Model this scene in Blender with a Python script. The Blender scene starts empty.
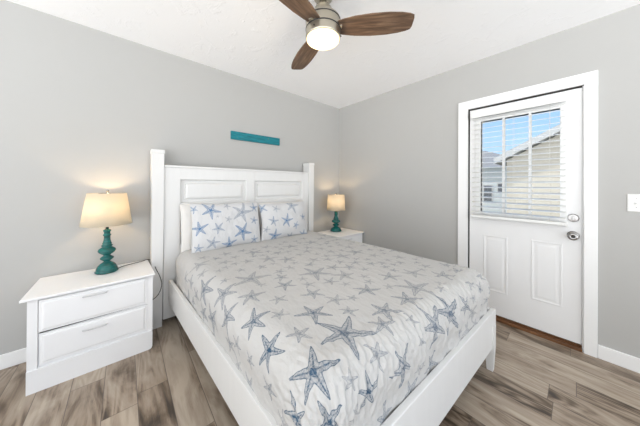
import bpy, bmesh, math, random
import numpy as np
from mathutils import Vector, Matrix

# ------------------------------------------------------------------ camera
scn = bpy.context.scene
COL = scn.collection
F_PX = 224.4
cam_d = bpy.data.cameras.new('camera')
cam = bpy.data.objects.new('camera', cam_d); COL.objects.link(cam)
yaw, pitch, roll = math.radians(49.101), math.radians(0.173), math.radians(0.344)
fw = Vector((math.cos(yaw)*math.cos(pitch), math.sin(yaw)*math.cos(pitch), math.sin(pitch)))
r0 = Vector((math.sin(yaw), -math.cos(yaw), 0)); u0 = r0.cross(fw)
rt = r0*math.cos(roll) + u0*math.sin(roll); up = rt.cross(fw)
m = Matrix.Identity(4)
for i, v in enumerate((rt, up, -fw)):
    for k in range(3): m[k][i] = v[k]
m.translation = Vector((-2.598, -2.507, 1.235))
cam.matrix_world = m
cam_d.sensor_width = 36; cam_d.lens = 36*F_PX/640
cam_d.shift_x = 1.2/640; cam_d.shift_y = -28.6/640
cam_d.clip_start = 0.02
scn.camera = cam

# ------------------------------------------------------------------ view, world, big lights
scn.view_settings.view_transform = 'Standard'; scn.view_settings.look = 'None'
scn.view_settings.gamma = 1; scn.view_settings.use_curve_mapping = False
scn.view_settings.exposure = 0.08
w = bpy.data.worlds.new('sky'); scn.world = w; w.use_nodes = True
nt = w.node_tree; nt.nodes.clear()
def wn(t, **k):
    n = nt.nodes.new(t)
    for a, b in k.items(): setattr(n, a, b)
    return n
tc = wn('ShaderNodeTexCoord'); sx = wn('ShaderNodeSeparateXYZ')
nt.links.new(tc.outputs['Generated'], sx.inputs[0])
ramp = wn('ShaderNodeValToRGB')           # blue sky to the east, neutral white fill added to the west and south
nt.links.new(sx.outputs[2], ramp.inputs[0])
ramp.color_ramp.elements[0].position = 0.0; ramp.color_ramp.elements[0].color = (.60, .80, 1, 1)
ramp.color_ramp.elements[1].position = .5; ramp.color_ramp.elements[1].color = (.10, .40, .92, 1)
mp = wn('ShaderNodeMapRange'); nt.links.new(sx.outputs[0], mp.inputs[0])
mp.inputs[1].default_value = .25; mp.inputs[2].default_value = -.15
bg1 = wn('ShaderNodeBackground'); nt.links.new(ramp.outputs[0], bg1.inputs[0]); bg1.inputs[1].default_value = 1.15
bg2 = wn('ShaderNodeBackground'); bg2.inputs[0].default_value = (.95, .975, 1, 1)
gr = wn('ShaderNodeMapRange'); nt.links.new(sx.outputs[2], gr.inputs[0])     # stronger glow below the horizon, added to brighten the ceiling
for k_, v_ in ((1, .05), (2, -.12), (3, .85), (4, 3.6)): gr.inputs[k_].default_value = v_
nt.links.new(gr.outputs[0], bg2.inputs[1])
mx = wn('ShaderNodeMixShader'); out = wn('ShaderNodeOutputWorld')
nt.links.new(mp.outputs[0], mx.inputs[0]); nt.links.new(bg1.outputs[0], mx.inputs[1]); nt.links.new(bg2.outputs[0], mx.inputs[2])
nt.links.new(mx.outputs[0], out.inputs[0])

def area(name, loc, target, sx_, sy_, power, col):
    d = bpy.data.lights.new(name, 'AREA'); d.shape = 'RECTANGLE'; d.size = sx_; d.size_y = sy_; d.energy = power; d.color = col
    o = bpy.data.objects.new(name, d); COL.objects.link(o); o.location = loc
    o.rotation_euler = (Vector(target)-Vector(loc)).to_track_quat('-Z', 'Y').to_euler(); return o
area('fill_light_south', (-1.6, -5.2, 1.7), (-1.4, -1, 1.1), 3.0, 1.9, 34, (.93, .97, 1))  # soft fill panel added behind the camera to light the room
area('fill_light_west', (-5.2, -2.6, 1.7), (-1, -1.6, 1.0), 2.6, 1.9, 30, (.93, .97, 1))  # fill panel added on the open west side
sun_d = bpy.data.lights.new('sun', 'SUN'); sun_d.energy = 2.8; sun_d.angle = .01; sun_d.color = (1, .96, .9)
sun = bpy.data.objects.new('sun', sun_d); COL.objects.link(sun)
sun.rotation_euler = Vector((.45, -.25, -.85)).to_track_quat('-Z', 'Y').to_euler()   # high afternoon sun, lights the houses outside

# ------------------------------------------------------------------ material helpers
class NB:
    def __init__(s, name):
        s.m = bpy.data.materials.new(name); s.m.use_nodes = True; s.t = s.m.node_tree
        s.b = s.t.nodes['Principled BSDF']; s.o = s.t.nodes['Material Output']
    def n(s, t, ins=None, **k):
        x = s.t.nodes.new(t)
        for a, b in k.items(): setattr(x, a, b)
        for a, b in (ins or {}).items(): s.set(x.inputs[a], b)
        return x
    def set(s, sock, v):
        if isinstance(v, bpy.types.NodeSocket): s.t.links.new(v, sock)
        else: sock.default_value = v
    def math(s, op, a, b=0.0, c=0.0):
        x = s.n('ShaderNodeMath', {0: a, 1: b, 2: c}, operation=op); return x.outputs[0]
    def mix(s, f, a, b, bt='MIX'):
        x = s.n('ShaderNodeMix', {0: f, 6: a, 7: b}, data_type='RGBA', blend_type=bt); return x.outputs[2]
    def noise(s, vec, scale, detail=3, rough=.5, dist=0):
        x = s.n('ShaderNodeTexNoise', {'Vector': vec, 'Scale': scale, 'Detail': detail, 'Roughness': rough, 'Distortion': dist}); return x.outputs[0]
    def coord(s, sc=(1, 1, 1), which='Object'):
        t = s.n('ShaderNodeTexCoord'); mpn = s.n('ShaderNodeMapping', {0: t.outputs[which], 3: sc}); return mpn.outputs[0]
    def ramp(s, f, stops):
        x = s.n('ShaderNodeValToRGB', {0: f}); e = x.color_ramp.elements
        while len(e) < len(stops): e.new(.5)
        for k, (p, c) in enumerate(stops): e[k].position = p; e[k].color = (*c, 1)
        return x.outputs[0]
    def bump(s, h, strength=.3, dist=.01):
        x = s.n('ShaderNodeBump', {'Height': h, 'Strength': strength, 'Distance': dist}); s.set(s.b.inputs['Normal'], x.outputs[0])
    def P(s, **k):
        for a, b in k.items(): s.set(s.b.inputs[a.replace('_', ' ')], b)
        return s

def plain(name, col, rough=.5, bumpn=None, metallic=0, var=.03):
    q = NB(name); c = q.coord()
    nz = q.noise(c, 9, 3)
    a = tuple(x*(1-var) for x in col)+(1,); b = tuple(min(1, x*(1+var)) for x in col)+(1,)
    q.P(Base_Color=q.mix(nz, a, b), Roughness=rough, Metallic=metallic)
    if bumpn: q.bump(q.noise(c, bumpn[0], 4), bumpn[1], bumpn[2])
    return q.m

M = {}
M['wall'] = plain('grey_wall_paint', (.445, .440, .425), .75, (160, .12, .002), var=.012)
def ceil_mat():
    q = NB('knockdown_ceiling'); c = q.coord()
    a = q.noise(c, 7, 5, .65, 1.0)
    r = q.ramp(a, [(.54, (0, 0, 0)), (.60, (1, 1, 1))])
    bl = q.math('MULTIPLY', r, 1)
    q.P(Base_Color=(.93, .93, .935, 1), Roughness=.85)
    q.bump(q.math('ADD', bl, q.math('MULTIPLY', q.noise(c, 60, 3), .25)), .26, .007)
    return q.m
M['ceiling'] = ceil_mat()
M['trim'] = plain('white_trim_paint', (.84, .84, .835), .35, var=.01)
M['door'] = plain('white_door_paint', (.81, .81, .81), .4, var=.01)
def wood_white():
    q = NB('white_furniture_paint'); c = q.coord((9, 9, 1.0))
    nz = q.noise(c, 3, 4)
    q.P(Base_Color=q.mix(nz, (.71, .705, .69, 1), (.75, .745, .735, 1)), Roughness=.42); q.bump(nz, .05, .002)
    return q.m
M['bed'] = wood_white()
M['laminate'] = plain('white_laminate', (.85, .85, .855), .32, var=.01)
M['handle'] = plain('satin_silver_handle', (.62, .62, .63), .35, metallic=.3)
M['chrome'] = plain('brushed_nickel', (.36, .35, .34), .22, metallic=1)
M['fan_metal'] = plain('fan_brushed_nickel', (.50, .46, .38), .34, metallic=1)
M['dark'] = plain('dark_rubber', (.02, .02, .02), .5)
M['slot'] = plain('gap_shade_and_seal', (.05, .045, .04), .8)  # also stands in for shade in the drawer gap and under the bed
M['plastic'] = plain('white_plastic', (.78, .78, .76), .3)
M['sheet'] = plain('cotton_sheet', (.72, .70, .67), .9, (220, .3, .002))
M['mattress'] = plain('mattress_cloth', (.7, .69, .67), .9)

def floor_mat():
    q = NB('oak_plank_floor'); tco = q.n('ShaderNodeTexCoord').outputs['Object']
    s = q.n('ShaderNodeSeparateXYZ', {0: tco})
    xx = q.math('DIVIDE', q.math('ADD', s.outputs[0], .733), .15)
    row = q.math('FLOOR', xx); fx = q.math('SUBTRACT', xx, row)
    wn1 = q.n('ShaderNodeTexWhiteNoise', {'W': row}, noise_dimensions='1D').outputs[0]
    offs = q.math('MULTIPLY', wn1, 7.3)
    for rr_, jj_ in ((-13, .886), (-12, .815), (-11, 1.267), (0, 2.393), (1, 2.503)):      # end joints that can be seen
        hit = q.math('COMPARE', row, float(rr_), .2)
        offs = q.math('ADD', q.math('MULTIPLY', offs, q.math('SUBTRACT', 1.0, hit)), q.math('MULTIPLY', hit, jj_))
    yy = q.math('DIVIDE', q.math('ADD', s.outputs[1], offs), 1.22)
    pj = q.math('FLOOR', yy); fy = q.math('SUBTRACT', yy, pj)
    pid = q.n('ShaderNodeCombineXYZ', {0: row, 1: pj}).outputs[0]
    wn2 = q.n('ShaderNodeTexWhiteNoise', {'Vector': pid}, noise_dimensions='3D')
    rnd, rcol = wn2.outputs[0], wn2.outputs[1]
    off = q.n('ShaderNodeVectorMath', {0: rcol, 1: (13, 17, 5)}, operation='MULTIPLY').outputs[0]
    loc = q.n('ShaderNodeVectorMath', {0: tco, 1: off}, operation='ADD').outputs[0]
    st = q.n('ShaderNodeMapping', {0: loc, 3: (9, 2.3, 1)}).outputs[0]
    st2 = q.n('ShaderNodeMapping', {0: loc, 3: (70, 3.0, 1)}).outputs[0]
    cloud = q.noise(st, 1.0, 6, .58, 1.0)
    # cathedral figure: growth rings cut through a slow noise field
    slow = q.noise(q.n('ShaderNodeMapping', {0: loc, 3: (5.5, .75, 1)}).outputs[0], 1.0, 2, .5, .4)
    ringc = q.math('SINE', q.math('MULTIPLY', slow, 95.0))
    fine = q.noise(st2, 1.0, 4, .6)
    fleck = q.n('ShaderNodeMapRange', {0: q.noise(q.n('ShaderNodeMapping', {0: loc, 3: (95, 5.5, 1)}).outputs[0], 1.0, 6, .7, .8), 1: .56, 2: .66}).outputs[0]
    fig = q.n('ShaderNodeMapRange', {0: q.noise(loc, 2.2, 2), 1: .42, 2: .62}).outputs[0]
    t = q.math('ADD', q.math('ADD', q.math('MULTIPLY', cloud, .86), .09), q.math('MULTIPLY', q.math('MULTIPLY', ringc, fig), .075))
    t = q.math('ADD', t, q.math('MULTIPLY', fine, .22))
    t = q.math('SUBTRACT', t, q.math('MULTIPLY', fleck, .07))
    t = q.math('ADD', t, q.math('MULTIPLY', q.math('SUBTRACT', rnd, .5), .22))
    col = q.ramp(t, [(.36, (.045, .032, .022)), (.48, (.145, .103, .070)), (.61, (.31, .243, .182)), (.82, (.46, .385, .305))])
    # knots
    kv = q.n('ShaderNodeTexVoronoi', {'Vector': q.n('ShaderNodeMapping', {0: loc, 3: (4.4, 2.6, 1)}).outputs[0], 'Scale': 1.0}).outputs[0]
    kn = q.ramp(kv, [(.025, (.16, .12, .09)), (.06, (.62, .57, .52)), (.16, (1, 1, 1))])
    col = q.mix(1.0, col, kn, 'MULTIPLY')
    # seams
    ex = q.math('MINIMUM', fx, q.math('SUBTRACT', 1, fx)); ey = q.math('MINIMUM', fy, q.math('SUBTRACT', 1, fy))
    e = q.math('MINIMUM', q.math('MULTIPLY', ex, .15), q.math('MULTIPLY', ey, 1.22))
    seam = q.n('ShaderNodeMapRange', {0: e, 1: .0006, 2: .0022}).outputs[0]
    col = q.mix(seam, (.11, .085, .07, 1), col)
    q.P(Base_Color=col, Roughness=q.math('ADD', .30, q.math('MULTIPLY', fine, .18)))
    q.bump(q.math('ADD', seam, q.math('MULTIPLY', fine, .3)), .2, .002)
    return q.m
M['floor'] = floor_mat()
def thresh_mat():
    q = NB('stained_threshold_wood'); c = q.coord((40, 3, 20)); nz = q.noise(c, 1.5, 4)
    q.P(Base_Color=q.ramp(nz, [(.3, (.09, .035, .012)), (.7, (.24, .11, .045))]), Roughness=.45); return q.m
M['threshold'] = thresh_mat()
def blade_mat():
    q = NB('walnut_blade_wood'); c = q.coord((3, 34, 30)); a = q.noise(c, 1.3, 5, .6, .6)
    q.P(Base_Color=q.ramp(a, [(.25, (.025, .015, .010)), (.5, (.12, .070, .042)), (.75, (.27, .175, .11))]), Roughness=.5); q.bump(a, .2, .002); return q.m
M['blade'] = blade_mat()
def teal_mat():
    q = NB('distressed_teal_paint'); c = q.coord(); a = q.noise(c, 40, 5, .7)
    s = q.n('ShaderNodeMapping', {0: c, 3: (1, 1, 9)}).outputs[0]
    b = q.noise(s, 14, 4, .6)
    q.P(Base_Color=q.mix(q.ramp(a, [(.60, (0, 0, 0)), (.72, (1, 1, 1))]), q.ramp(b, [(.3, (.001, .050, .048)), (.6, (.002, .125, .115)), (.8, (.02, .26, .22))]), (.02, .05, .04, 1)), Roughness=.10)
    return q.m
M['teal'] = teal_mat()
def sign_mat():
    q = NB('weathered_teal_sign'); c = q.coord((6, 6, 60)); a = q.noise(c, 1.5, 5, .6); b = q.noise(q.coord(), 26, 4, .6)
    base = q.ramp(a, [(.3, (.0, .10, .13)), (.55, (.004, .19, .23)), (.8, (.01, .26, .31))])
    q.P(Base_Color=q.mix(q.ramp(b, [(.66, (0, 0, 0)), (.74, (1, 1, 1))]), base, (.16, .22, .12, 1)), Roughness=.7); return q.m
M['sign'] = sign_mat()
def shade_mat():
    q = NB('linen_lamp_shade'); c = q.coord((1, 1, 1)); wv = q.noise(c, 320, 2)
    cl = q.mix(wv, (.80, .74, .62, 1), (.90, .84, .72, 1))
    d = q.n('ShaderNodeBsdfDiffuse', {0: cl}); t = q.n('ShaderNodeBsdfTranslucent', {0: cl})
    mxn = q.n('ShaderNodeMixShader', {0: .5, 1: d.outputs[0], 2: t.outputs[0]})
    q.t.links.new(mxn.outputs[0], q.o.inputs[0]); return q.m
M['shade'] = shade_mat()
def emis(name, col, s):
    q = NB(name); q.P(Base_Color=(*col, 1), Emission_Color=(*col, 1), Emission_Strength=s, Roughness=.4); return q.m
M['bulb'] = emis('lit_bulb_glass', (1, .82, .52), 5)
M['fanlight'] = emis('lit_opal_glass', (1, .80, .48), 1.35)
def glass_mat():
    q = NB('window_glass'); t = q.n('ShaderNodeBsdfTransparent', {0: (.97, .98, .98, 1)}); g = q.n('ShaderNodeBsdfGlossy', {0: (1, 1, 1, 1), 1: .02})
    fr = q.n('ShaderNodeFresnel', {0: 1.3})
    mxn = q.n('ShaderNodeMixShader', {0: fr.outputs[0], 1: t.outputs[0], 2: g.outputs[0]}); q.t.links.new(mxn.outputs[0], q.o.inputs[0]); return q.m
M['glass'] = glass_mat()
def siding(name, a, b, pitch_):
    q = NB(name); s = q.n('ShaderNodeSeparateXYZ', {0: q.n('ShaderNodeTexCoord').outputs['Object']})
    f = q.math('FRACT', q.math('DIVIDE', s.outputs[2], pitch_))
    q.P(Base_Color=q.mix(q.ramp(f, [(.0, (0, 0, 0)), (.12, (1, 1, 1))]), (*a, 1), (*b, 1)), Roughness=.7); q.bump(f, .6, .02); return q.m
M['tan_siding'] = siding('tan_vinyl_siding', (.40, .35, .29), (.60, .55, .48), .13)
M['pale_siding'] = siding('pale_vinyl_siding', (.5, .53, .56), (.62, .66, .70), .16)
M['shingle'] = plain('grey_roof_shingles', (.30, .30, .31), .9, (30, .5, .02), var=.2)
M['fascia'] = plain('white_fascia', (.50, .51, .53), .5)
M['house_glass'] = plain('dark_house_window', (.05, .06, .08), .2)
M['grass'] = plain('dry_lawn', (.30, .31, .22), .9, (20, .4, .02), var=.2)

# star printed cloth: attribute 'star' = (signed arm distance, tone, cross-arm position)
def star_mat(name, base, blue, hatch_scale):
    q = NB(name); at = q.n('ShaderNodeAttribute', attribute_name='star')
    s = q.n('ShaderNodeSeparateColor', {0: at.outputs[0]})
    sd, tone, cr = s.outputs[0], s.outputs[1], s.outputs[2]
    oc = q.coord()
    jit = q.math('MULTIPLY', q.math('SUBTRACT', q.noise(oc, 60, 3), .5), .10)
    sdj = q.math('ADD', q.math('SUBTRACT', sd, .5), jit)
    mask = q.n('ShaderNodeMapRange', {0: sdj, 1: -.01, 2: .03}).outputs[0]
    edge = q.n('ShaderNodeMapRange', {0: sdj, 1: .03, 2: .10, 3: 1.0, 4: 0.0}).outputs[0]
    hat = q.n('ShaderNodeMapRange', {0: q.noise(oc, hatch_scale, 4, .7), 1: .40, 2: .60}).outputs[0]
    ridge = q.n('ShaderNodeMapRange', {0: cr, 1: .05, 2: .28, 3: .55, 4: 0.0}).outputs[0]
    dens = q.math('ADD', q.math('MULTIPLY', edge, .62), q.math('MULTIPLY', hat, .45))
    dens = q.math('ADD', dens, ridge)
    dens = q.math('MINIMUM', q.math('ADD', dens, .16), 1.0)
    op = q.math('MULTIPLY', q.math('MULTIPLY', dens, mask), q.math('ADD', .62, q.math('MULTIPLY', tone, .42)))
    ink = q.mix(tone, (.16, .175, .21, 1), (*blue, 1))
    q.P(Base_Color=q.mix(op, (*base, 1), ink), Roughness=.92)
    st = q.n('ShaderNodeMapping', {0: oc, 3: (70, 22, 22)}).outputs[0]
    h = q.math('ADD', q.noise(st, 1.0, 3, .6, .8), q.math('MULTIPLY', q.noise(oc, 240, 2), .3))
    q.bump(h, .60, .009)
    return q.m
M['quilt'] = star_mat('starfish_quilt_cotton', (.53, .52, .505), (.022, .070, .130), 130)
M['sham'] = star_mat('starfish_sham_cotton', (.63, .63, .635), (.04, .15, .33), 170)

# ------------------------------------------------------------------ mesh helpers
def link_mesh(name, verts, faces, mat, parent=None, smooth=False, loc=None):
    me = bpy.data.meshes.new(name); me.from_pydata(verts, [], faces); me.update()
    if smooth: me.shade_smooth()
    me.materials.append(mat)
    o = bpy.data.objects.new(name, me); COL.objects.link(o)
    if parent: o.parent = parent
    if loc: o.location = loc
    return o
def bm_obj(name, bm, mat, parent=None, smooth=False):
    bmesh.ops.recalc_face_normals(bm, faces=bm.faces)
    me = bpy.data.meshes.new(name); bm.to_mesh(me); bm.free()
    if smooth: me.shade_smooth()
    me.materials.append(mat)
    o = bpy.data.objects.new(name, me); COL.objects.link(o)
    if parent: o.parent = parent
    return o
def box(bm, x0, x1, y0, y1, z0, z1, bev=0.0):
    r = bmesh.ops.create_cube(bm, size=1)
    vs = r['verts']
    for v in vs: v.co = Vector(((x0+x1)/2+v.co.x*(x1-x0), (y0+y1)/2+v.co.y*(y1-y0), (z0+z1)/2+v.co.z*(z1-z0)))
    if bev:
        es = {e for v in vs for e in v.link_edges}
        bmesh.ops.bevel(bm, geom=list(es), offset=bev, segments=2, profile=.5, affect='EDGES')
def prism(bm, pts, z0, z1, bev=0):
    """pts: ground outline (x,y)"""
    a = [bm.verts.new((x, y, z0)) for x, y in pts]; b = [bm.verts.new((x, y, z1)) for x, y in pts]
    n = len(pts); bm.faces.new(a[::-1]); bm.faces.new(b)
    for i in range(n): bm.faces.new((a[i], a[(i+1) % n], b[(i+1) % n], b[i]))
    if bev:
        es = {e for v in a+b for e in v.link_edges}
        bmesh.ops.bevel(bm, geom=list(es), offset=bev, segments=2, profile=.5, affect='EDGES')
def lathe(bm, prof, cx=0, cy=0, seg=32, cap=True):
    rings = []
    for r, z in prof:
        rings.append([bm.verts.new((cx+r*math.cos(2*math.pi*k/seg), cy+r*math.sin(2*math.pi*k/seg), z)) for k in range(seg)])
    for a, b in zip(rings, rings[1:]):
        for k in range(seg): bm.faces.new((a[k], a[(k+1) % seg], b[(k+1) % seg], b[k]))
    if cap:
        bm.faces.new(rings[0][::-1]); bm.faces.new(rings[-1])
def tube(bm, pts, r, seg=8):
    pts = [Vector(p) for p in pts]; rings = []
    for i, p in enumerate(pts):
        d = (pts[min(i+1, len(pts)-1)]-pts[max(i-1, 0)]).normalized()
        a = d.cross(Vector((0, 0, 1)) if abs(d.z) < .9 else Vector((1, 0, 0))).normalized(); b = d.cross(a)
        rings.append([bm.verts.new(p+a*r*math.cos(2*math.pi*k/seg)+b*r*math.sin(2*math.pi*k/seg)) for k in range(seg)])
    for a, b in zip(rings, rings[1:]):
        for k in range(seg): bm.faces.new((a[k], a[(k+1) % seg], b[(k+1) % seg], b[k]))
    bm.faces.new(rings[0][::-1]); bm.faces.new(rings[-1])
def smooth_path(pts, n=8):
    P = [Vector(p) for p in pts]; out = []
    for i in range(len(P)-1):
        p0, p1, p2, p3 = P[max(i-1, 0)], P[i], P[i+1], P[min(i+2, len(P)-1)]
        for k in range(n):
            t = k/n; out.append(.5*((2*p1)+(p2-p0)*t+(2*p0-5*p1+4*p2-p3)*t*t+(3*p1-p0-3*p2+p3)*t**3))
    return out+[P[-1]]
def nested(bm, origin, ax, ay, nrm, u0, u1, v0, v1, prof, close=True):
    """concentric rectangles: prof = [(inset, height)], in the plane (ax, ay) raised along nrm"""
    O, A, B, N = map(Vector, (origin, ax, ay, nrm)); rings = []
    for ins, h in prof:
        a, b, c, d = u0+ins, u1-ins, v0+ins, v1-ins
        rings.append([bm.verts.new(O+A*x+B*y+N*h) for x, y in ((a, c), (b, c), (b, d), (a, d))])
    for p, q in zip(rings, rings[1:]):
        for k in range(4): bm.faces.new((p[k], p[(k+1) % 4], q[(k+1) % 4], q[k]))
    if close: bm.faces.new(rings[-1])
def empty(name, loc, label, cat, group=None):
    o = bpy.data.objects.new(name, None); COL.objects.link(o); o.location = loc; o.empty_display_size = .1
    o['label'] = label; o['category'] = cat
    if group: o['group'] = group
    return o
def tag(o, label, cat, group=None):
    o['label'] = label; o['category'] = cat
    if group: o['group'] = group
    return o
def struct(o, label=None, cat=None):
    o['kind'] = 'structure'
    if label: o['label'] = label; o['category'] = cat
    return o
def adopt(root):
    """parts were modelled in world space: keep them there under a root that stands at the thing's base"""
    todo = [c for c in COL.objects if c.parent is root]
    for c in todo:
        c.data.transform(Matrix.Translation(-root.location)); todo.extend(k for k in COL.objects if k.parent is c)
# ------------------------------------------------------------------ room shell
CH = 2.46
bm = bmesh.new(); box(bm, -4.7, 0, -4.9, 0, -.1, 0); struct(bm_obj('floor', bm, M['floor']), 'grey brown wood plank floor of the bedroom', 'floor')
bm = bmesh.new(); box(bm, -4.7, .14, -4.9, .12, CH, CH+.1); struct(bm_obj('ceiling', bm, M['ceiling']), 'white textured bedroom ceiling', 'ceiling')
bm = bmesh.new(); box(bm, -4.7, 0, 0, .12, -.1, CH); struct(bm_obj('wall_back', bm, M['wall']), 'plain grey wall behind the headboard', 'wall')
DY0, DY1, DZ = -2.536, -1.789, 1.997     # door opening
bm = bmesh.new()
box(bm, 0, .14, DY1, .12, -.1, CH); box(bm, 0, .14, -4.9, DY0, -.1, CH); box(bm, 0, .14, DY0, DY1, DZ, CH); box(bm, 0, .14, DY0, DY1, -.1, 0)
struct(bm_obj('wall_right', bm, M['wall']), 'grey wall with the white exterior door', 'wall')
def baseboard(name, x0, x1, y0, y1, label):
    bm = bmesh.new(); box(bm, x0, x1, y0, y1, 0, .097, .004); struct(bm_obj(name, bm, M['trim']), label, 'baseboard')
baseboard('baseboard_back', -4.7, -.014, -.014, 0, 'white baseboard along the wall behind the bed')
baseboard('baseboard_right', -.014, 0, -4.9, -2.603, 'white baseboard right of the door under the switch plate')
baseboard('baseboard_corner', -.014, 0, -1.702, 0, 'white baseboard between room corner and door')
# door casing and jamb
bm = bmesh.new()
box(bm, -.018, 0, -2.602, DY0, 0, DZ+.084, .003); box(bm, -.018, 0, DY1, -1.703, 0, DZ+.084, .003); box(bm, -.018, 0, DY0, DY1, DZ, DZ+.084, .003)
struct(bm_obj('trim_1', bm, M['trim']), 'white flat casing around the exterior door', 'door casing')
bm = bmesh.new()
box(bm, .052, .12, DY1-.03, DY1, 0, DZ); box(bm, .052, .12, DY0, DY1, DZ-.03, DZ); box(bm, .003, .05, DY1-.004, DY1, 0, DZ); box(bm, .003, .05, DY0, DY1, DZ-.005, DZ)
struct(bm_obj('trim_2', bm, M['slot']), 'dark weatherstrip gap around the door', 'door seal')
bm = bmesh.new(); box(bm, -.016, .14, DY0+.006, DY1-.006, 0, .024, .003)
box(bm, .022, .14, DY0+.006, DY1-.006, .024, .036, .003)
struct(bm_obj('trim_3', bm, M['threshold']), 'brown stained wood threshold under the door', 'threshold')

bm = bmesh.new(); box(bm, .001, .14, DY0, DY0+.007, 0, DZ-.006); box(bm, .052, .14, DY0, DY0+.03, .04, DZ-.03)
struct(bm_obj('trim_4', bm, M['trim']), 'white door jamb on the knob side', 'door jamb')
# door slab
D0, D1 = DY0+.009, DY1-.012; XF = .006   # front face x
GY0, GY1, GZ0, GZ1 = -2.414, -1.894, .985, 1.855
bm = bmesh.new()
zb, zt = .047, DZ-.014
box(bm, XF, XF+.042, D0, GY0, zb, zt); box(bm, XF, XF+.042, GY1, D1, zb, zt)
box(bm, XF, XF+.042, GY0, GY1, zb, GZ0); box(bm, XF, XF+.042, GY0, GY1, GZ1, zt)
door = struct(bm_obj('door_1', bm, M['door']), 'white exterior door with half glass window', 'door')
bm = bmesh.new()
for (a, b, c, d) in ((-2.095, -1.915, .255, .775), (-2.43, -2.248, .285, .785)):
    nested(bm, (XF, 0, 0), (0, 1, 0), (0, 0, 1), (-1, 0, 0), a, b, c, d, [(0, 0.0003), (.004, .0028), (.010, .0028), (.017, .0003), (.030, .0005), (.04, .0022), (.05, .0022)])
bm_obj('door_panel', bm, M['door'], door)
# lite frame and muntins
bm = bmesh.new(); fwid = .042
for (y0, y1, z0, z1) in ((GY0-fwid, GY0, GZ0-fwid, GZ1+fwid), (GY1, GY1+fwid, GZ0-fwid, GZ1+fwid), (GY0, GY1, GZ0-fwid, GZ0), (GY0, GY1, GZ1, GZ1+fwid)):
    box(bm, XF-.011, XF+.052, y0, y1, z0, z1, .003)
frame = bm_obj('window_frame', bm, M['trim'], door)
bm = bmesh.new()
for yy in (-2.064, -2.240): box(bm, XF-.004, XF+.03, yy-.009, yy+.009, GZ0, GZ1)
for zz in (): box(bm, XF+.010, XF+.03, GY0, GY1, zz-.008, zz+.008)
bm_obj('muntin', bm, M['trim'], frame)
bm = bmesh.new(); box(bm, XF+.018, XF+.022, GY0, GY1, GZ0, GZ1); bm_obj('glass_pane', bm, M['glass'], door)
# lock hardware
def disc(bm, y, z, prof, seg=28):
    rings = []
    for r, h in prof: rings.append([bm.verts.new((XF-h, y+r*math.cos(2*math.pi*k/seg), z+r*math.sin(2*math.pi*k/seg))) for k in range(seg)])
    for a, b in zip(rings, rings[1:]):
        for k in range(seg): bm.faces.new((a[k], a[(k+1) % seg], b[(k+1) % seg], b[k]))
    bm.faces.new(rings[-1])
bm = bmesh.new(); disc(bm, -2.484, .995, [(.031, 0), (.031, .006), (.026, .011), (.012, .012), (.012, .016), (.004, .017)])
box(bm, XF-.034, XF-.014, -2.489, -2.479, .980, 1.010, .002)
db = bm_obj('deadbolt', bm, M['chrome'], door); db['label'] = 'round brushed nickel deadbolt'
bm = bmesh.new(); disc(bm, -2.484, .860, [(.034, 0), (.034, .005), (.029, .010), (.014, .012), (.012, .030), (.022, .038), (.029, .048), (.029, .060), (.022, .068), (.012, .070), (.009, .066)])
kb = bm_obj('door_knob', bm, M['chrome'], door, True); kb['label'] = 'round brushed nickel door knob'
bm = bmesh.new()
disc(bm, -2.484, .860, [(.0075, .067), (.0075, .0695), (.003, .070)]); bm_obj('knob_button', bm, M['dark'], kb)

# ------------------------------------------------------------------ blind on the door
bl = empty('window_blind', (-.035, -2.137, .93), 'white horizontal slat blind hanging over the door window', 'blind')
by0, by1 = -2.446, -1.832
bm = bmesh.new(); box(bm, -.062, -.006, by0, by1, 1.900, 1.945, .002); box(bm, -.070, -.063, by0-.006, by1+.006, 1.885, 1.952, .002)
bm_obj('headrail', bm, M['plastic'], bl)
bm = bmesh.new(); zs = 1.868
while zs > .975:
    n_ = 6
    prev = None
    for k in range(n_+1):
        t = k/n_; x = -.060+.050*t; dz = .0018*math.sin(math.pi*t)+.0095*t
        row = [bm.verts.new((x, yv, zs+dz+h)) for yv in (by0, by1) for h in (0, .0028)]
        if prev:
            bm.faces.new((prev[0], row[0], row[2], prev[2])); bm.faces.new((prev[1], prev[3], row[3], row[1]))
            bm.faces.new((prev[0], prev[1], row[1], row[0])); bm.faces.new((prev[2], row[2], row[3], prev[3]))
        else: bm.faces.new((row[0], row[2], row[3], row[1]))
        prev = row
    bm.faces.new((prev[0], prev[1], prev[3], prev[2]))
    zs -= .0465
bm_obj('slats', bm, M['plastic'], bl)
bm = bmesh.new(); box(bm, -.062, -.008, by0-.002, by1+.002, .936, .960, .004); bm_obj('bottom_rail', bm, M['plastic'], bl)
for yy in (-2.36, -2.139, -1.92):
    bm = bmesh.new()
    for xx in (-.0615, -.0085): tube(bm, [(xx, yy, .955), (xx, yy, 1.90)], .0009, 5)
    bm_obj('ladder_cord', bm, M['sheet'], bl)
for yy in (by0-.004, by1+.004):
    bm = bmesh.new(); box(bm, -.050, XF-.001, yy-.004, yy+.004, .930, .944); box(bm, XF-.006, XF-.001, yy-.006, yy+.006, .918, .944); bm_obj('hold_down_bracket', bm, M['plastic'], bl)
adopt(bl)

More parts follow.
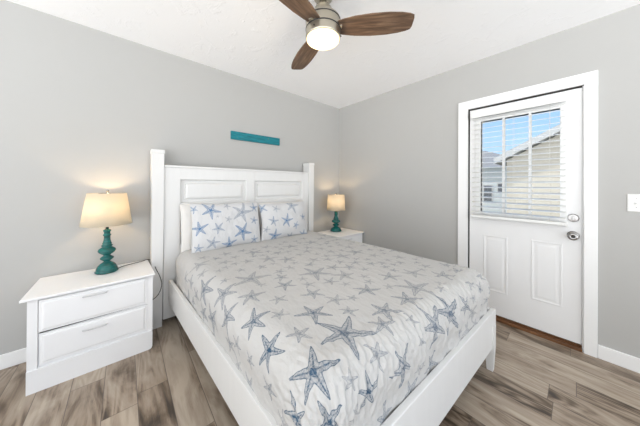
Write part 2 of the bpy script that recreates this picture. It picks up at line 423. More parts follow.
# ------------------------------------------------------------------ switch plate
sw = empty('switch_plate', (0, -2.785, 1.127), 'white double wall plate with toggle switches right of the door', 'switch')
bm = bmesh.new(); nested(bm, (0, 0, 0), (0, 1, 0), (0, 0, 1), (-1, 0, 0), -2.843, -2.727, 1.068, 1.187, [(0, 0), (.0, .003), (.004, .006)])
bm_obj('cover', bm, M['plastic'], sw)
for yy in (-2.764, -2.810):
    bm = bmesh.new(); box(bm, -.0075, -.0055, yy-.0055, yy+.0055, 1.114, 1.140)
    box(bm, -.018, -.006, yy-.004, yy+.004, 1.118, 1.128, .0015); bm_obj('toggle', bm, M['plastic'], sw)
    for zz in (1.097, 1.157):
        bm = bmesh.new(); rr = []
        for h, r_ in ((.006, .0032), (.0072, .0028)): rr.append([bm.verts.new((-h, yy+r_*math.cos(k*.7854), zz+r_*math.sin(k*.7854))) for k in range(8)])
        for k in range(8): bm.faces.new((rr[0][k], rr[0][(k+1) % 8], rr[1][(k+1) % 8], rr[1][k]))
        bm.faces.new(rr[1]); bm_obj('screw', bm, M['chrome'], sw)
adopt(sw)

# ------------------------------------------------------------------ bed
bed = empty('bed_frame', (-1.48, -1.1, 0), 'white painted wooden bed frame with paneled headboard and square posts', 'bed')
hbx0, hbx1, hf = -2.336, -.731, -.130     # headboard panel, front face y
bm = bmesh.new(); box(bm, hbx0, hbx1, hf+.030, hf+.050, .045, 1.385); bm_obj('headboard', bm, M['bed'], bed)
bm = bmesh.new()
st = [(hbx0, -2.212), (-1.585, -1.492), (-.825, hbx1)]
for a, b in st: box(bm, a, b, hf, hf+.032, .045, 1.385, .002)
for z0, z1 in ((1.285, 1.385), (.995, 1.055), (.56, .68)):
    for a, b in ((-2.212, -1.585), (-1.492, -.825)): box(bm, a, b, hf, hf+.032, z0, z1)
for a, b in ((-2.212, -1.585), (-1.492, -.825)): box(bm, a, b, hf+.006, hf+.02, .045, .56)
bm_obj('headboard_frame', bm, M['bed'], bed)
bm = bmesh.new(); box(bm, hbx0, hbx1, hf-.012, hf+.048, 1.385, 1.404, .004); bm_obj('headboard_cap', bm, M['bed'], bed)
for a, b in ((-2.212, -1.585), (-1.492, -.825)):
    for z0, z1 in ((1.055, 1.285), (.68, .995)):
        bm = bmesh.new()
        nested(bm, (0, hf+.016, 0), (1, 0, 0), (0, 0, 1), (0, -1, 0), a, b, z0, z1, [(0, .016), (.008, .012), (.013, -.012), (.040, -.012), (.046, .004), (.062, .010)])
        bm_obj('headboard_panel', bm, M['bed'], bed)
for x0, x1 in ((-2.424, -2.337), (-.730, -.643)):
    bm = bmesh.new()
    xc = (x0+x1)/2; hw = (x1-x0)/2; taper = [(hw*.86, 0), (hw*.90, .4), (hw*.97, 1.0), (hw, 1.50)]
    rings = []
    for h_, z_ in taper: rings.append([bm.verts.new((xc+sx_*h_, yy, z_)) for sx_, yy in ((-1, -.147), (1, -.147), (1, -.020), (-1, -.020))])
    for p, q in zip(rings, rings[1:]):
        for k in range(4): bm.faces.new((p[k], p[(k+1) % 4], q[(k+1) % 4], q[k]))
    bm.faces.new(rings[0][::-1]); bm.faces.new(rings[-1])
    post = bm_obj('post', bm, M['bed'], bed)
    bm = bmesh.new(); box(bm, x0-.004, x1+.004, -.153, -.016, 1.50, 1.533, .004); bm_obj('post_cap', bm, M['bed'], post)
RL = [(-2.298, -.148), (-2.186, -2.066)]; RR = [(-.664, -.148), (-.664, -2.140)]
def off(p, dx, dy): return (p[0]+dx, p[1]+dy)
bm = bmesh.new()   # left rail, a little deeper towards the head
def rail(bm, A, B, wdt, z0a, z0b, z1):
    a = [bm.verts.new((x, y, z)) for (x, y, z) in ((*A, z0a), (*B, z0b), (*off(B, wdt, 0), z0b), (*off(A, wdt, 0), z0a))]
    b = [bm.verts.new((x, y, z1)) for (x, y) in (A, B, off(B, wdt, 0), off(A, wdt, 0))]
    bm.faces.new(a[::-1]); bm.faces.new(b)
    for k in range(4): bm.faces.new((a[k], a[(k+1) % 4], b[(k+1) % 4], b[k]))
    bmesh.ops.bevel(bm, geom=list(bm.edges), offset=.003, segments=2, profile=.5, affect='EDGES')
rail(bm, RL[0], RL[1], .026, .19, .19, .39); bm_obj('side_rail', bm, M['bed'], bed)
bm = bmesh.new(); rail(bm, off(RR[0], -.03, 0), off(RR[1], -.03, .035), .028, .19, .16, .39); bm_obj('side_rail', bm, M['bed'], bed)
bm = bmesh.new(); prism(bm, [(-2.188, -2.066), (-.660, -2.140), (-.660, -2.112), (-2.188, -2.038)], .150, .39, .004); bm_obj('footboard', bm, M['bed'], bed)
for cx_, cy_ in ((-2.13, -2.045), (-.722, -2.134)):
    bm = bmesh.new(); rings = []
    for hw, z_ in ((.017, 0), (.025, .15), (.025, .30)): rings.append([bm.verts.new((cx_+a*hw, cy_+.012+b*hw, z_)) for a, b in ((-1, -1), (1, -1), (1, 1), (-1, 1))])
    for p, q in zip(rings, rings[1:]):
        for k in range(4): bm.faces.new((p[k], p[(k+1) % 4], q[(k+1) % 4], q[k]))
    bm.faces.new(rings[0][::-1]); bm.faces.new(rings[-1]); bm_obj('leg', bm, M['bed'], bed)
bm = bmesh.new(); prism(bm, [(-2.24, -.15), (-2.155, -2.02), (-.70, -2.08), (-.70, -.15)], .215, .26); bm_obj('mattress_shade_deck', bm, M['slot'], bed)  # dark deck below the mattress, added to darken the space under the bed
adopt(bed)
bm = bmesh.new(); prism(bm, [(-2.19, -.20), (-2.12, -1.96), (-.78, -2.02), (-.78, -.20)], .26, .56, .05)
tag(bm_obj('mattress', bm, M['mattress'], None, True), 'pale mattress lying in the bed frame under the starfish quilt', 'mattress')

# ------------------------------------------------------------------ starfish print
STARS = [(0.036,0.708,0.047,0.54,0.2),(-0.02,0.868,0.107,-1.34,0.6),(0.092,0.972,0.035,0.24,0.3),(0.036,1.092,0.087,0.98,0.45),(0.116,0.796,0.035,0.32,0.1),(0.34,0.74,0.058,-0.28,0.15),(0.228,0.884,0.04,-2.5,0.3),(0.212,1.06,0.121,0.13,0.2),(0.604,0.716,0.062,0.69,0.3),(0.572,0.9,0.072,0,0.3),(0.444,0.916,0.035,0.79,0.1),(0.316,1.268,0.062,0.88,0.5),(0.116,1.268,0.074,0.22,0.35),(0.22,1.18,0.035,0.98,0.1),(0.204,1.388,0.047,1.03,0.3),(0.132,1.508,0.045,0.79,0.35),(0.364,1.452,0.062,0.88,0.4),(0.556,1.244,0.102,0.9,0.3),(0.252,1.596,0.08,0.93,0.75),(0.036,1.444,0.08,0.1,0.8),(-0.028,1.244,0.094,1.22,0.6),(-0.164,0.868,0.074,0.71,0.5),(-0.124,1.036,0.096,0.73,0.5),(-0.068,0.596,0.066,-1.33,0.3),(-0.108,0.724,0.062,-0.88,0.35),(0.54,1.396,0.051,0.67,0.3),(0.628,1.1,0.047,0.54,0.3),(0.708,1.244,0.057,0.79,0.3),(0.436,1.268,0.035,0.32,0.1),(-0.244,0.476,0.104,1.65,0.4),(0.796,1.1,0.051,0.67,0.2),(0.708,0.868,0.04,0.64,0.15),(0.484,0.692,0.035,0.24,0.1),(0.308,0.572,0.043,0.38,0.1),(0.964,0.964,0.054,0.46,0.1),(0.828,0.94,0.035,0.24,0.1),(0.612,1.604,0.075,0.56,0.45),(0.484,1.612,0.035,0.79,0.3),(0.38,1.684,0.047,0.54,0.35),(0.508,1.78,0.085,0.85,0.5),(0.412,1.836,0.066,0.24,0.45),(0.868,1.572,0.075,0.56,0.3),(0.684,1.788,0.082,0.51,0.45),(0.74,1.652,0.035,0.59,0.1),(0.748,1.476,0.04,0,0.1),(0.844,1.748,0.105,1.42,0.2),(1.148,1.764,0.074,0.86,0.25),(1.228,1.62,0.051,0.32,0.15),(1.308,1.788,0.054,0.46,0.2),(1.012,1.812,0.036,0.46,0.1),(1.276,1.396,0.058,0.59,0.1),(1.156,1.244,0.057,0.79,0.1),(0.9,1.276,0.054,0.46,0.2),(0.852,1.956,0.115,0.98,0.7),(0.684,1.956,0.099,-1.82,0.6),(1.044,1.98,0.074,-0.71,0.6),(0.98,2.108,0.036,-1.11,0.4),(1.308,2.1,0.047,-1.03,0.4),(1.444,1.996,0.041,1.37,0.5),(0.252,1.78,0.119,0.74,0.7),(1.196,0.956,0.064,0.52,0.1),(0.004,1.62,0.076,-1.25,1),(0.116,1.676,0.054,1.11,0.4),(0.052,1.836,0.091,-0.91,0.9),(-0.092,1.828,0.072,-0.46,1),(0.204,1.988,0.074,-1.35,0.9),(0.292,1.908,0.054,-2.03,0.3),(0.012,1.972,0.072,-1.68,1),(0.3,2.14,0.057,-1.43,0.5),(-0.092,1.38,0.045,-0.79,0.3),(-0.092,1.508,0.04,-0.93,0.4),(-0.22,1.484,0.058,-0.98,0.3),(-0.116,1.652,0.045,-0.79,0.5),(-0.132,1.292,0.072,-2.68,0.4),(0.14,2.02,0.035,-0.79,0.3),(0.404,1.996,0.079,-0.79,0.7),(0.484,2.156,0.066,-1.82,0.4),(0.66,2.124,0.064,-2.09,0.5),(0.812,2.172,0.035,-1.33,0.6),(0.14,1.924,0.035,-1.25,0.2),(0.556,1.972,0.035,-0.79,0.3)]
def star_field(S, T, stars, extra_bend=.5):
    sd = np.full(S.shape, -1.0); tone = np.zeros(S.shape); cr = np.ones(S.shape)
    for i, (cx, cy, R, a0, k) in enumerate(stars):
        rng = random.Random(i*7+3)
        dx, dy = S-cx, T-cy; r = np.hypot(dx, dy); near = r < R*1.25
        if not near.any(): continue
        dxn, dyn = dx[near], dy[near]; rn = r[near]; ph = np.arctan2(dyn, dxn)
        bend = rng.uniform(-extra_bend, extra_bend)
        best = np.full(rn.shape, -1.0); bc = np.ones(rn.shape)
        for arm in range(5):
            aa = a0+arm*2*math.pi/5+rng.uniform(-.13, .13)*(arm > 0); Ra = R*(1 if arm == 0 else rng.uniform(.82, 1.05))
            al = ph-aa-bend*(rn/R)**2*.35
            u = rn*np.cos(al)/Ra; v = rn*np.sin(al)/R
            hw = .205*np.clip(1-u, 0, 1)**.62*(1-.15*np.clip(u, 0, 1))+.005
            d = np.where((u > -.15) & (u < 1), hw-np.abs(v), -1.0)
            up_ = d > best; best = np.where(up_, d, best); bc = np.where(up_, np.abs(v)/(hw+1e-4), bc)
        best = np.clip(best*2.2, -.5, .5)
        sub = sd[near]; use = best > sub
        t_ = tone[near]; c_ = cr[near]
        sub[use] = best[use]; t_[use] = k; c_[use] = bc[use]
        sd[near] = sub; tone[near] = t_; cr[near] = c_
    return np.clip(sd+.5, 0, 1), tone, cr
def put_attr(me, sd, tone, cr):
    at = me.attributes.new('star', 'FLOAT_COLOR', 'POINT')
    arr = np.ones((sd.size, 4), dtype=np.float32); arr[:, 0] = sd.ravel(); arr[:, 1] = tone.ravel(); arr[:, 2] = cr.ravel()
    at.data.foreach_set('color', arr.ravel())
def grid_faces(n, m_, flip=False):
    i, j = np.meshgrid(np.arange(n-1), np.arange(m_-1), indexing='ij'); a = (i*m_+j).ravel()
    f = np.stack([a, a+1, a+m_+1, a+m_], 1) if not flip else np.stack([a, a+m_, a+m_+1, a+1], 1)
    return f
def np_mesh(name, V, Fc, mat):
    me = bpy.data.meshes.new(name); me.vertices.add(len(V)); me.vertices.foreach_set('co', V.astype(np.float32).ravel())
    me.loops.add(Fc.size); me.loops.foreach_set('vertex_index', Fc.astype(np.int32).ravel())
    me.polygons.add(len(Fc)); me.polygons.foreach_set('loop_start', np.arange(0, Fc.size, 4, dtype=np.int32)); me.polygons.foreach_set('loop_total', np.full(len(Fc), 4, dtype=np.int32))
    me.update(calc_edges=True); me.validate(); me.shade_smooth(); me.materials.append(mat)
    o = bpy.data.objects.new(name, me); COL.objects.link(o); return o
def wav(S, T, seed, n, f0, f1, ang=None):
    rng = random.Random(seed); z = np.zeros(S.shape)
    for _ in range(n):
        f = rng.uniform(f0, f1); a = rng.uniform(0, math.pi) if ang is None else ang+rng.uniform(-.35, .35); p = rng.uniform(0, 6.28)
        z += np.sin(f*(S*math.cos(a)+T*math.sin(a))+p+1.3*np.sin(.37*f*(S*math.sin(a)-T*math.cos(a))+p*2))
    return z/math.sqrt(n)
# fill the rest of the quilt (far half) with the same print
rng = random.Random(11); stars = [(a_, b_, c_*1.1, d0, e0) for a_, b_, c_, d0, e0 in STARS]
for i_ in range(len(stars)):          # neighbours in the print never touch
    for j_ in range(i_):
        dd_ = math.hypot(stars[i_][0]-stars[j_][0], stars[i_][1]-stars[j_][1]); rs = stars[i_][2]+stars[j_][2]
        if rs > 1.38*dd_:
            for k_ in (i_, j_): stars[k_] = (stars[k_][0], stars[k_][1], stars[k_][2]*1.38*dd_/rs)+stars[k_][3:]
for _ in range(2600):
    s, t = rng.uniform(-.2, 1.72), rng.uniform(.42, 2.15); R = rng.choice([.04, .05, .06, .085])
    if all(math.hypot(s-q[0], t-q[1]) > (R+q[2])*.84 for q in stars): stars.append((s, t, R, rng.uniform(0, 6.28), rng.choice([.1, .2, .3, .4])))
W, L, R_, ZT, ZB = 1.52, 1.93, .11, .655, .345
Q = [(-2.268, -.155), (-2.188, -2.045), (-.665, -2.122), (-.722, -.155)]
dmax = (ZT-ZB-R_)+R_*math.pi/2
s = np.arange(R_-dmax, W-R_+dmax+.0045, .0045); t = np.arange(R_-dmax, L-R_+dmax+.0045, .0045)
S, T = np.meshgrid(s, t, indexing='ij')
cs, ct = np.clip(S, R_, W-R_), np.clip(T, R_, L-R_); ds, dt = S-cs, T-ct; d = np.hypot(ds, dt); dd = np.minimum(d, dmax)
d_ = np.maximum(d, 1e-9); nx_, ny_ = ds/d_, dt/d_
arc = dd < R_*math.pi/2; a = dd/R_
h = np.where(arc, R_*np.sin(a), R_)-.010*np.clip((dd-.20)/.08, 0, 1); v = np.where(arc, R_*(1-np.cos(a)), R_+dd-R_*math.pi/2); nz = np.where(arc, np.cos(np.minimum(a, 1.57)), 0)
wr = .0016*wav(S, T, 1, 7, 9, 30)+.0011*wav(S, T, 2, 7, 50, 110)
side = 1-nz
wr = wr+side*.0035*wav(S, T, 3, 5, 20, 55)+side*np.minimum(1, dd/.2)*.004*np.sin(S*38+2*np.sin(T*5))*(np.abs(ny_) > .5)+.0042*wav(S, T, 5, 9, 110, 260, .25)*np.clip((T-1.66-.25*np.sin(S*3)*.3)/.2, 0, 1)*np.clip((2.2-T)/.2, 0, 1)
hx, hy = cs+nx_*(h+wr*np.sqrt(1-nz**2)), ct+ny_*(h+wr*np.sqrt(1-nz**2))
x, y = hx/W, hy/L
X = (1-x)*(1-y)*Q[0][0]+(1-x)*y*Q[1][0]+x*y*Q[2][0]+x*(1-y)*Q[3][0]
Y = (1-x)*(1-y)*Q[0][1]+(1-x)*y*Q[1][1]+x*y*Q[2][1]+x*(1-y)*Q[3][1]
Z = ZT+.012*np.sin(np.pi*np.clip(x, 0, 1))*np.sin(np.pi*np.clip(y, 0, 1))-v+wr*nz
V = np.stack([X, Y, Z], -1).reshape(-1, 3)
quilt = np_mesh('quilt', V, grid_faces(len(s), len(t)), M['quilt'])
put_attr(quilt.data, *star_field(S, T, stars, .5))
tag(quilt, 'white quilt printed with blue and grey starfish spread over the bed', 'quilt')

# ------------------------------------------------------------------ pillows
def pillow(name, cx, cy, cz, w_, h_, th, tilt, yawd, mat, seed, stars_w=None, n=150, flange=0.0):
    u = np.linspace(-1, 1, n); v = np.linspace(-1, 1, n); U, V_ = np.meshgrid(u, v, indexing='ij')
    nF = grid_faces(n, n); parts = []; At = []
    rot = Matrix.Rotation(math.radians(yawd), 3, 'Z') @ Matrix.Rotation(math.radians(-tilt), 3, 'X')
    Rm = np.array(rot)
    for sgn in (-1, 1):
        prof = np.clip(1-np.abs(U)**3.2, 0, 1)**.55*np.clip(1-np.abs(V_)**3.0, 0, 1)**.55
        pin = 1-.045*(1-np.abs(V_)**2)*(np.abs(U)**4) ; pin2 = 1-.05*(1-np.abs(U)**2)*(np.abs(V_)**4)
        x_ = U*w_/2*pin; z_ = V_*h_/2*pin2
        y_ = sgn*th/2*prof
        y_ = y_+sgn*np.minimum(1, prof*2)*(.0055*wav(x_, z_, seed, 6, 14, 40)+.0012*wav(x_, z_, seed+1, 6, 60, 120))
        x_ = x_ + .004*wav(z_, x_, seed+3, 3, 10, 22)*np.abs(U)**4
        z_ = z_ + .005*wav(x_, z_, seed+4, 3, 8, 20)*np.abs(V_)**4
        P = np.stack([x_, y_, z_], -1).reshape(-1, 3) @ Rm.T+np.array([cx, cy, cz]); parts.append(P); At.append((x_, z_))
    Vv = np.concatenate(parts); Fc = np.concatenate([nF, nF[:, ::-1]+n*n])
    o = np_mesh(name, Vv, Fc, mat)
    if stars_w is not None:
        f = [np.concatenate([p.ravel(), p.ravel()]) for p in star_field(At[0][0], At[0][1], stars_w, .4)]
        put_attr(o.data, *f)
    bm = bmesh.new(); bm.from_mesh(o.data); bmesh.ops.remove_doubles(bm, verts=bm.verts, dist=.0004); bmesh.ops.recalc_face_normals(bm, faces=bm.faces); bm.to_mesh(o.data); bm.free(); o.data.shade_smooth()
    return o
P1 = [(-2.147, 1.009, 0.041, 1.03, 0.9), (-2.016, 0.991, 0.095, -0.26, 0.9), (-1.871, 0.897, 0.039, 0.0, 0.3), (-1.737, 0.952, 0.108, 0.04, 0.35), (-1.604, 0.99, 0.054, 1.72, 0.9), (-2.11, 0.839, 0.079, 0.42, 1), (-1.965, 0.825, 0.064, 0.91, 0.6), (-1.747, 0.77, 0.102, -0.36, 1), (-1.616, 0.864, 0.051, 0.06, 0.8), (-2.014, 0.704, 0.064, 0.14, 0.5), (-1.87, 0.672, 0.078, 0.44, 1), (-1.627, 0.678, 0.045, 0.28, 0.9), (-2.123, 0.674, 0.044, 0.24, 0.8), (-1.872, 1.025, 0.041, -0.27, 0.3), (-1.965, 0.932, 0.02, 0.2, 0.3)]
P2 = [(-1.508, 0.959, 0.062, -0.49, 0.8), (-1.361, 0.944, 0.051, -0.24, 0.3), (-1.403, 0.813, 0.064, 0.09, 0.7), (-1.241, 0.803, 0.08, 0.13, 1), (-1.129, 0.742, 0.049, 0.0, 0.9), (-1.006, 0.825, 0.053, 0.19, 0.8), (-1.147, 0.966, 0.1, 0.1, 0.4), (-1.396, 0.66, 0.081, 0.01, 1), (-1.193, 0.622, 0.064, -0.03, 0.5), (-1.011, 0.622, 0.071, 0.18, 0.9), (-1.485, 0.735, 0.041, 0.0, 0.4)]
def rel(lst, cx, cz): return [(a-cx, b-cz, r, p, k) for a, b, r, p, k in lst]
tag(pillow('pillow', -1.897, -.212, .846, .66, .42, .11, 8, 0, M['sheet'], 21), 'plain off-white pillow behind the left starfish pillow, nearest the left post', 'pillow', 'plain pillows against the headboard')
tag(pillow('pillow', -1.18, -.212, .838, .66, .40, .11, 8, 0, M['sheet'], 31), 'plain off-white pillow behind the right starfish pillow, mostly hidden', 'pillow', 'plain pillows against the headboard')
tag(pillow('starfish_pillow', -1.850, -.335, .850, .64, .43, .13, 11, 0, M['sham'], 41, rel(P1, -1.855, .845)), 'left starfish print pillow on the bed, nearer the left nightstand', 'pillow', 'starfish pillows')
tag(pillow('starfish_pillow', -1.225, -.335, .835, .60, .40, .13, 11, 0, M['sham'], 51, rel(P2, -1.232, .81)), 'right starfish print pillow on the bed, nearer the corner nightstand', 'pillow', 'starfish pillows')

# ------------------------------------------------------------------ nightstands
def nightstand(loc, label, group):
    ns = empty('nightstand', loc, label, 'nightstand', group)
    def ob(*a, **k):
        o = bm_obj(*a, **k); return o
    bm = bmesh.new()                          # body, front at y=-.405, width .592
    hw = .296
    box(bm, -hw, hw, -.392, -.018, .0, .550, .002)
    box(bm, -hw, -hw+.040, -.405, -.392, .132, .545); box(bm, hw-.034, hw, -.405, -.392, .132, .545)
    box(bm, -hw, hw, -.405, -.392, .540, .545); 
    ob('body', bm, M['laminate'], ns)
    bm = bmesh.new(); a = [(-hw, 0), (hw-.02, 0), (hw-.006, .006), (hw, .02), (hw, .125), (hw-.004, .134), (-hw, .134)]
    f0 = [bm.verts.new((x_, -.414, z_)) for x_, z_ in a]; f1 = [bm.verts.new((x_, -.392, z_)) for x_, z_ in a]
    bm.faces.new(f0); bm.faces.new(f1[::-1])
    for k in range(len(a)): bm.faces.new((f0[k], f0[(k+1) % len(a)], f1[(k+1) % len(a)], f1[k]))
    ob('plinth', bm, M['laminate'], ns)
    bm = bmesh.new(); prism(bm, [(-hw-.024, -.430), (hw+.012, -.430), (hw-.006, -.006), (-hw-.024, -.006)], .550, .564, .003); ob('top', bm, M['laminate'], ns)
    for k, (x0, x1, z0, z1, yo) in enumerate(((-.252, .262, .346, .537, -.409), (-.252, .262, .146, .334, -.401))):
        bm = bmesh.new()
        nested(bm, (0, -.392, 0), (1, 0, 0), (0, 0, 1), (0, -1, 0), x0, x1, z0, z1, [(0, 0), (0, -yo-.392-.003), (.003, -yo-.392), (.012, -yo-.392), (.018, -yo-.392+.005), (.024, -yo-.392+.006)])
        dr = ob('drawer', bm, M['laminate'], ns)
        if k == 1:
            bm = bmesh.new(); w0 = [bm.verts.new((x_, -.3985, z_)) for x_, z_ in ((-.25, .336), (.16, .3425), (.16, .345), (-.25, .345))]; w1 = [bm.verts.new((v_.co.x, -.391, v_.co.z)) for v_ in w0]
            bm.faces.new(w0); bm.faces.new(w1[::-1])
            for j in range(4): bm.faces.new((w0[j], w0[(j+1) % 4], w1[(j+1) % 4], w1[j]))
            g_ = ob('drawer_gap_shade', bm, M['slot'], ns)  # dark wedge standing for the shade in the gap between drawers
        bm = bmesh.new(); zc = z0+(z1-z0)*(.84 if k == 0 else .74); xc = -.012
        pts = [(xc-.054, yo-.006, zc-.004), (xc-.052, yo-.024, zc), (xc-.02, yo-.029, zc+.001), (xc+.02, yo-.029, zc+.001), (xc+.052, yo-.024, zc), (xc+.054, yo-.006, zc-.004)]
        tube(bm, smooth_path(pts, 4), .0042, 8)
        hd = ob('handle', bm, M['handle'], dr, smooth=True)
    return ns
def copy_tree(o, parent=None):
    c = o.copy(); COL.objects.link(c)
    if parent: c.parent = parent
    for ch in [k for k in list(COL.objects) if k.parent is o and k is not c]: copy_tree(ch, c)
    return c
ns = nightstand((-2.727, 0, 0), 'white two-drawer nightstand on the left, seen whole beside the bed post', 'nightstands')
ns2 = copy_tree(ns); ns2.location = (-.316, -.085, .008); ns2['label'] = 'white nightstand in the room corner, mostly hidden behind the bed'

# ------------------------------------------------------------------ table lamps
def lamp(loc, label, rs=1.10, shade=(.147, .113), bottom=.360):
    lp = empty('table_lamp', loc, label, 'lamp', 'table lamps')
    bm = bmesh.new()
    prof = [(.058, 0), (.062, .004), (.062, .012), (.055, .017), (.057, .022), (.055, .030), (.047, .050), (.034, .066), (.020, .076), (.017, .082), (.026, .090), (.036, .100), (.036, .108), (.026, .118), (.017, .125), (.024, .132), (.040, .146), (.048, .160), (.044, .174), (.030, .186), (.024, .190), (.029, .195), (.031, .201), (.026, .206), (.023, .211), (.026, .216), (.022, .224), (.0175, .245), (.017, .272), (.0215, .276), (.0215, .283), (.0165, .288), (.0165, .304), (.021, .309), (.021, .317), (.013, .322), (.010, .328)]
    prof = [(r_*rs, z_) for r_, z_ in prof]; lathe(bm, prof, seg=40); b = bm_obj('lamp_base', bm, M['teal'], lp, True); b['label'] = 'glossy turned teal wooden base'
    bm = bmesh.new(); lathe(bm, [(.009, .326), (.009, .37), (.014, .372), (.014, .400), (.008, .405)], seg=16); bm_obj('socket', bm, M['chrome'], lp, True)
    # harp + finial
    bm = bmesh.new()
    H0, H1 = .375, .605
    tube(bm, smooth_path([(.012, 0, H0), (.045, 0, H0+.07), (.045, 0, H1-.06), (0, 0, H1-.004), (-.045, 0, H1-.06), (-.045, 0, H0+.07), (-.012, 0, H0)], 5), .0016, 6)
    for k in range(3):
        an = k*2.094; tube(bm, [(0, 0, H1-.006), ((shade[1]-.001)*math.cos(an), (shade[1]-.001)*math.sin(an), H1-.010)], .0014, 5)
    bm_obj('harp', bm, M['chrome'], lp)
    bm = bmesh.new(); lathe(bm, [(.004, H1-.006), (.005, H1+.004), (.009, H1+.008), (.009, H1+.014), (.004, H1+.018)], seg=14); bm_obj('finial', bm, M['chrome'], lp, True)
    bm = bmesh.new(); r0_, r1_, z0, z1 = *shade, bottom, .597
    lathe(bm, [(r0_, z0), (r1_, z1), (r1_-.0015, z1), (r0_-.0015, z0), (r0_, z0)], seg=48, cap=False); bmesh.ops.remove_doubles(bm, verts=bm.verts, dist=1e-5)
    bm_obj('lamp_shade', bm, M['shade'], lp, True)
    bm = bmesh.new(); lathe(bm, [(.006, .402), (.012, .41), (.022, .432), (.026, .452), (.022, .472), (.010, .482), (.002, .484)], seg=20); bu = bm_obj('bulb', bm, M['bulb'], lp, True)
    d = bpy.data.lights.new('bulb_light', 'POINT'); d.energy = 3.0; d.shadow_soft_size = .03; d.color = (1, .70, .38)
    o = bpy.data.objects.new('bulb_light', d); COL.objects.link(o); o.parent = lp; o.location = (0, 0, .455); bu.visible_shadow = True
    return lp
LL = (-2.695, -.155, .566)
lamp1 = lamp(LL, 'lit lamp with tapered shade and turned teal base on the left nightstand')
lamp2 = lamp((-.290, -.225, .575), 'lit lamp with straight-sided shade and teal base on the nightstand in the room corner', 1.32, (.130, .121), .345); lamp2.scale = (1, 1, .875)
for o_ in list(COL.objects):
    if o_.type == 'LIGHT' and o_.parent is not None: o_.data.shadow_soft_size = .022
# the bulb glass would block the point light that sits inside it: keep the light just above the glass
for o_ in list(COL.objects):
    if o_.name.startswith('bulb_light'): o_.location.z = .512
def cord(lp, pts):
    bm = bmesh.new(); tube(bm, [Vector(p)-lp.location for p in smooth_path(pts, 8)], .0028, 6); bm_obj('cord', bm, M['dark'], lp, True)
cord(lamp1, [(-2.640, -.150, .571), (-2.60, -.10, .570), (-2.54, -.072, .570), (-2.48, -.050, .570), (-2.440, -.030, .571), (-2.405, -.060, .555), (-2.392, -.165, .52), (-2.365, -.185, .45), (-2.352, -.19, .38), (-2.372, -.19, .31), (-2.41, -.18, .27), (-2.428, -.10, .25)])

# ------------------------------------------------------------------ wall sign
bm = bmesh.new(); box(bm, -1.718, -1.107, -.022, -.001, 1.736, 1.826, .002)
tag(bm_obj('wall_sign', bm, M['sign']), 'small narrow weathered teal wooden plank sign on the wall above the headboard', 'wall sign')

# ------------------------------------------------------------------ ceiling fan
FC = Vector((-1.650, -1.445, 0))
fan = empty('ceiling_fan', (FC.x, FC.y, CH), 'brushed nickel ceiling fan with three wooden blades and a lit round light', 'ceiling fan')
def flathe(name, prof, mat, par, sm=True):
    bm = bmesh.new(); lathe(bm, prof, FC.x, FC.y, 48); o = bm_obj(name, bm, mat, par, sm); return o
flathe('canopy', [(.066, CH), (.066, CH-.015), (.058, CH-.040), (.030, CH-.050), (.022, CH-.054)], M['fan_metal'], fan)
flathe('downrod', [(.017, CH-.05), (.017, 2.34)], M['fan_metal'], fan)
mot = flathe('motor_housing', [(.022, 2.375), (.040, 2.372), (.055, 2.352), (.064, 2.330), (.088, 2.306), (.105, 2.288), (.109, 2.276), (.109, 2.200), (.110, 2.170), (.109, 2.163), (.106, 2.161)], M['fan_metal'], fan)
flathe('trim_ring', [(.1085, 2.2745), (.1105, 2.2745), (.1105, 2.2695), (.1085, 2.2695)], M['dark'], mot)
flathe('trim_ring', [(.1085, 2.219), (.1110, 2.219), (.1110, 2.213), (.1085, 2.213)], M['dark'], mot)
lg = flathe('light_globe', [(.100, 2.170), (.1045, 2.160), (.103, 2.153), (.095, 2.148), (.080, 2.145), (.050, 2.142), (.02, 2.141), (.001, 2.1408)], M['fanlight'], fan)
lg['label'] = 'glowing round opal light globe'
for k in range(3):
    a_ = math.radians(200+120*k); bm = bmesh.new(); bmesh.ops.create_uvsphere(bm, u_segments=8, v_segments=6, radius=.0045); bmesh.ops.translate(bm, verts=bm.verts, vec=(FC.x+.113*math.cos(a_), FC.y+.113*math.sin(a_), 2.184)); bm_obj('set_screw', bm, M['dark'], mot, True)
def blade_outline():
    L0, L1 = .085, .549
    up_ = [(L0, .040), (.13, .050), (.20, .062), (.30, .070), (.40, .069), (.47, .062), (.515, .053), (.543, .042), (L1, .024)]
    dn = [(L1, -.024), (.544, -.042), (.518, -.053), (.47, -.062), (.40, -.068), (.30, -.069), (.20, -.062), (.13, -.050), (L0, -.040)]
    return [(x_, y_*1.12) for x_, y_ in up_+dn]
for k in range(3):
    # angle from the fan centre to the right blade's tip
    ang = -.83+k*2*math.pi/3
    bm = bmesh.new(); o_ = blade_outline(); th = .006
    tilt_ = math.radians(-11)
    def P_(x_, y_, z_): return (x_, y_*math.cos(tilt_)-z_*math.sin(tilt_), y_*math.sin(tilt_)+z_*math.cos(tilt_))
    a = [bm.verts.new(P_(x_, y_, -th/2)) for x_, y_ in o_]; b = [bm.verts.new(P_(x_, y_, th/2)) for x_, y_ in o_]
    n = len(o_); bm.faces.new(a); bm.faces.new(b[::-1])
    for i in range(n): bm.faces.new((a[i], a[(i+1) % n], b[(i+1) % n], b[i]))
    bl_ = bm_obj('blade', bm, M['blade'], fan); bl_.rotation_euler = (0, 0, ang); bl_.location = (0, 0, 0)
    bl_['local'] = 1; bl_.location = Vector((FC.x, FC.y, 2.230))
    bm = bmesh.new(); box(bm, .075, .120, -.022, .022, -.004, .010, .002); br = bm_obj('blade_bracket', bm, M['fan_metal'], bl_)
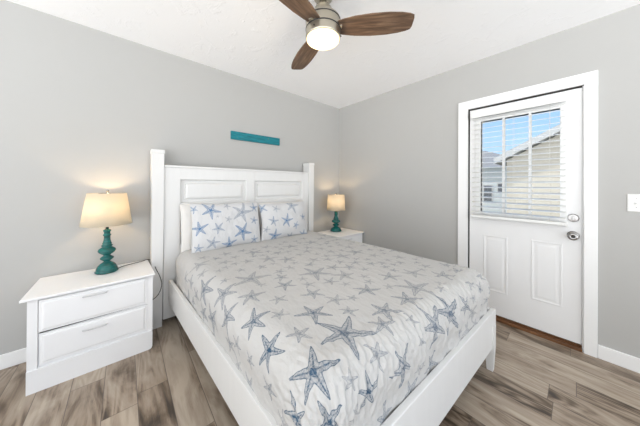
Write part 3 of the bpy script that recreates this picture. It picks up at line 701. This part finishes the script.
# keep the fan's parts in place under its root
for c in list(COL.objects):
    if c.parent is fan:
        if 'local' in c.keys(): c.location = c.location-fan.location; del c['local']
        else: c.data.transform(Matrix.Translation(-fan.location))
    elif c.parent is mot: c.data.transform(Matrix.Translation(-fan.location))
fl = bpy.data.lights.new('fan_light', 'POINT'); fl.energy = 3; fl.color = (1, .78, .5); fl.shadow_soft_size = .06
fo = bpy.data.objects.new('fan_light', fl); COL.objects.link(fo); fo.parent = fan; fo.location = (0, 0, 2.04-CH)

# ------------------------------------------------------------------ outside
bm = bmesh.new(); box(bm, .5, 40, -25, 25, -1.1, -1.0); o = struct(bm_obj('ground', bm, M['grass']), 'lawn outside the door', 'ground')
h = empty('neighbor_house', (8.5, -4.2, -1.0), 'tan sided house with a white gable eave seen through the door window', 'house')
gx = 6.0; ye0, ye1, zr, ze = -1.12, -7.28, 3.72, 2.01; ym = (ye0+ye1)/2
bm = bmesh.new(); v1 = [(gx, ye0, -1), (gx, ye1, -1), (gx, ye1, ze), (gx, ym, zr), (gx, ye0, ze)]
a = [bm.verts.new(p) for p in v1]; b = [bm.verts.new((gx+4, p[1], p[2])) for p in v1]
bm.faces.new(a); bm.faces.new(b[::-1])
for k in range(5): bm.faces.new((a[k], a[(k+1) % 5], b[(k+1) % 5], b[k]))
bm_obj('siding', bm, M['tan_siding'], h)
sl = (zr-ze)/(ym-ye0)
for sgn, (ya, yb) in enumerate(((ye0+.24, ym), (ye1-.24, ym))):
    za = ze+.03+(ya-ye0)*sl if sgn == 0 else ze+.03-(ye1-ya)*abs(sl)
    zbm = zr+.03
    bm = bmesh.new()
    vs = [(gx-.35, ya, za), (gx-.35, yb, zbm), (gx+4.3, yb, zbm), (gx+4.3, ya, za)]
    lo = [bm.verts.new(p) for p in vs]; hi = [bm.verts.new((p[0], p[1], p[2]+.16)) for p in vs]
    bm.faces.new(lo); bm.faces.new(hi[::-1])
    for k in range(4): bm.faces.new((lo[k], lo[(k+1) % 4], hi[(k+1) % 4], hi[k]))
    bm_obj('roof', bm, M['shingle'], h)
    bm = bmesh.new()
    vs = [(gx-.37, ya, za-.02), (gx-.37, yb, zbm-.02), (gx-.34, yb, zbm-.02), (gx-.34, ya, za-.02)]
    lo = [bm.verts.new(p) for p in vs]; hi = [bm.verts.new((p[0], p[1], p[2]+.17)) for p in vs]
    bm.faces.new(lo); bm.faces.new(hi[::-1])
    for k in range(4): bm.faces.new((lo[k], lo[(k+1) % 4], hi[(k+1) % 4], hi[k]))
    bm_obj('fascia', bm, M['fascia'], h)
adopt(h)
h2 = empty('distant_house', (15, 2.2, -1.0), 'pale grey house with dark windows, left in the door window', 'house')
bm = bmesh.new(); box(bm, 12, 18, -1.2, 5.5, -1, 2.25); bm_obj('siding', bm, M['pale_siding'], h2)
bm = bmesh.new(); vs = [(11.6, -1.6, 2.2), (11.6, 5.9, 2.2), (18.4, 5.9, 2.2), (18.4, -1.6, 2.2)]
lo = [bm.verts.new(p) for p in vs]; ra = [bm.verts.new((15, 1.4, 3.5)), bm.verts.new((15, 3.0, 3.5))]
bm.faces.new(lo[::-1]); bm.faces.new((lo[0], lo[1], ra[1], ra[0])); bm.faces.new((lo[2], lo[3], ra[0], ra[1])); bm.faces.new((lo[1], lo[2], ra[1])); bm.faces.new((lo[3], lo[0], ra[0]))
bm_obj('roof', bm, M['shingle'], h2)
for (y0, y1, z0, z1) in ((.45, .78, .45, 1.25), (-.02, .18, .95, 1.35), (1.4, 1.9, .45, 1.25), (2.7, 3.2, .45, 1.25)):
    bm = bmesh.new(); box(bm, 11.95, 12.02, y0-.05, y1+.05, z0-.05, z1+.05); wf = bm_obj('window', bm, M['fascia'], h2)
    bm = bmesh.new(); box(bm, 11.93, 11.96, y0, y1, z0, z1); bm_obj('pane', bm, M['house_glass'], wf)
adopt(h2)
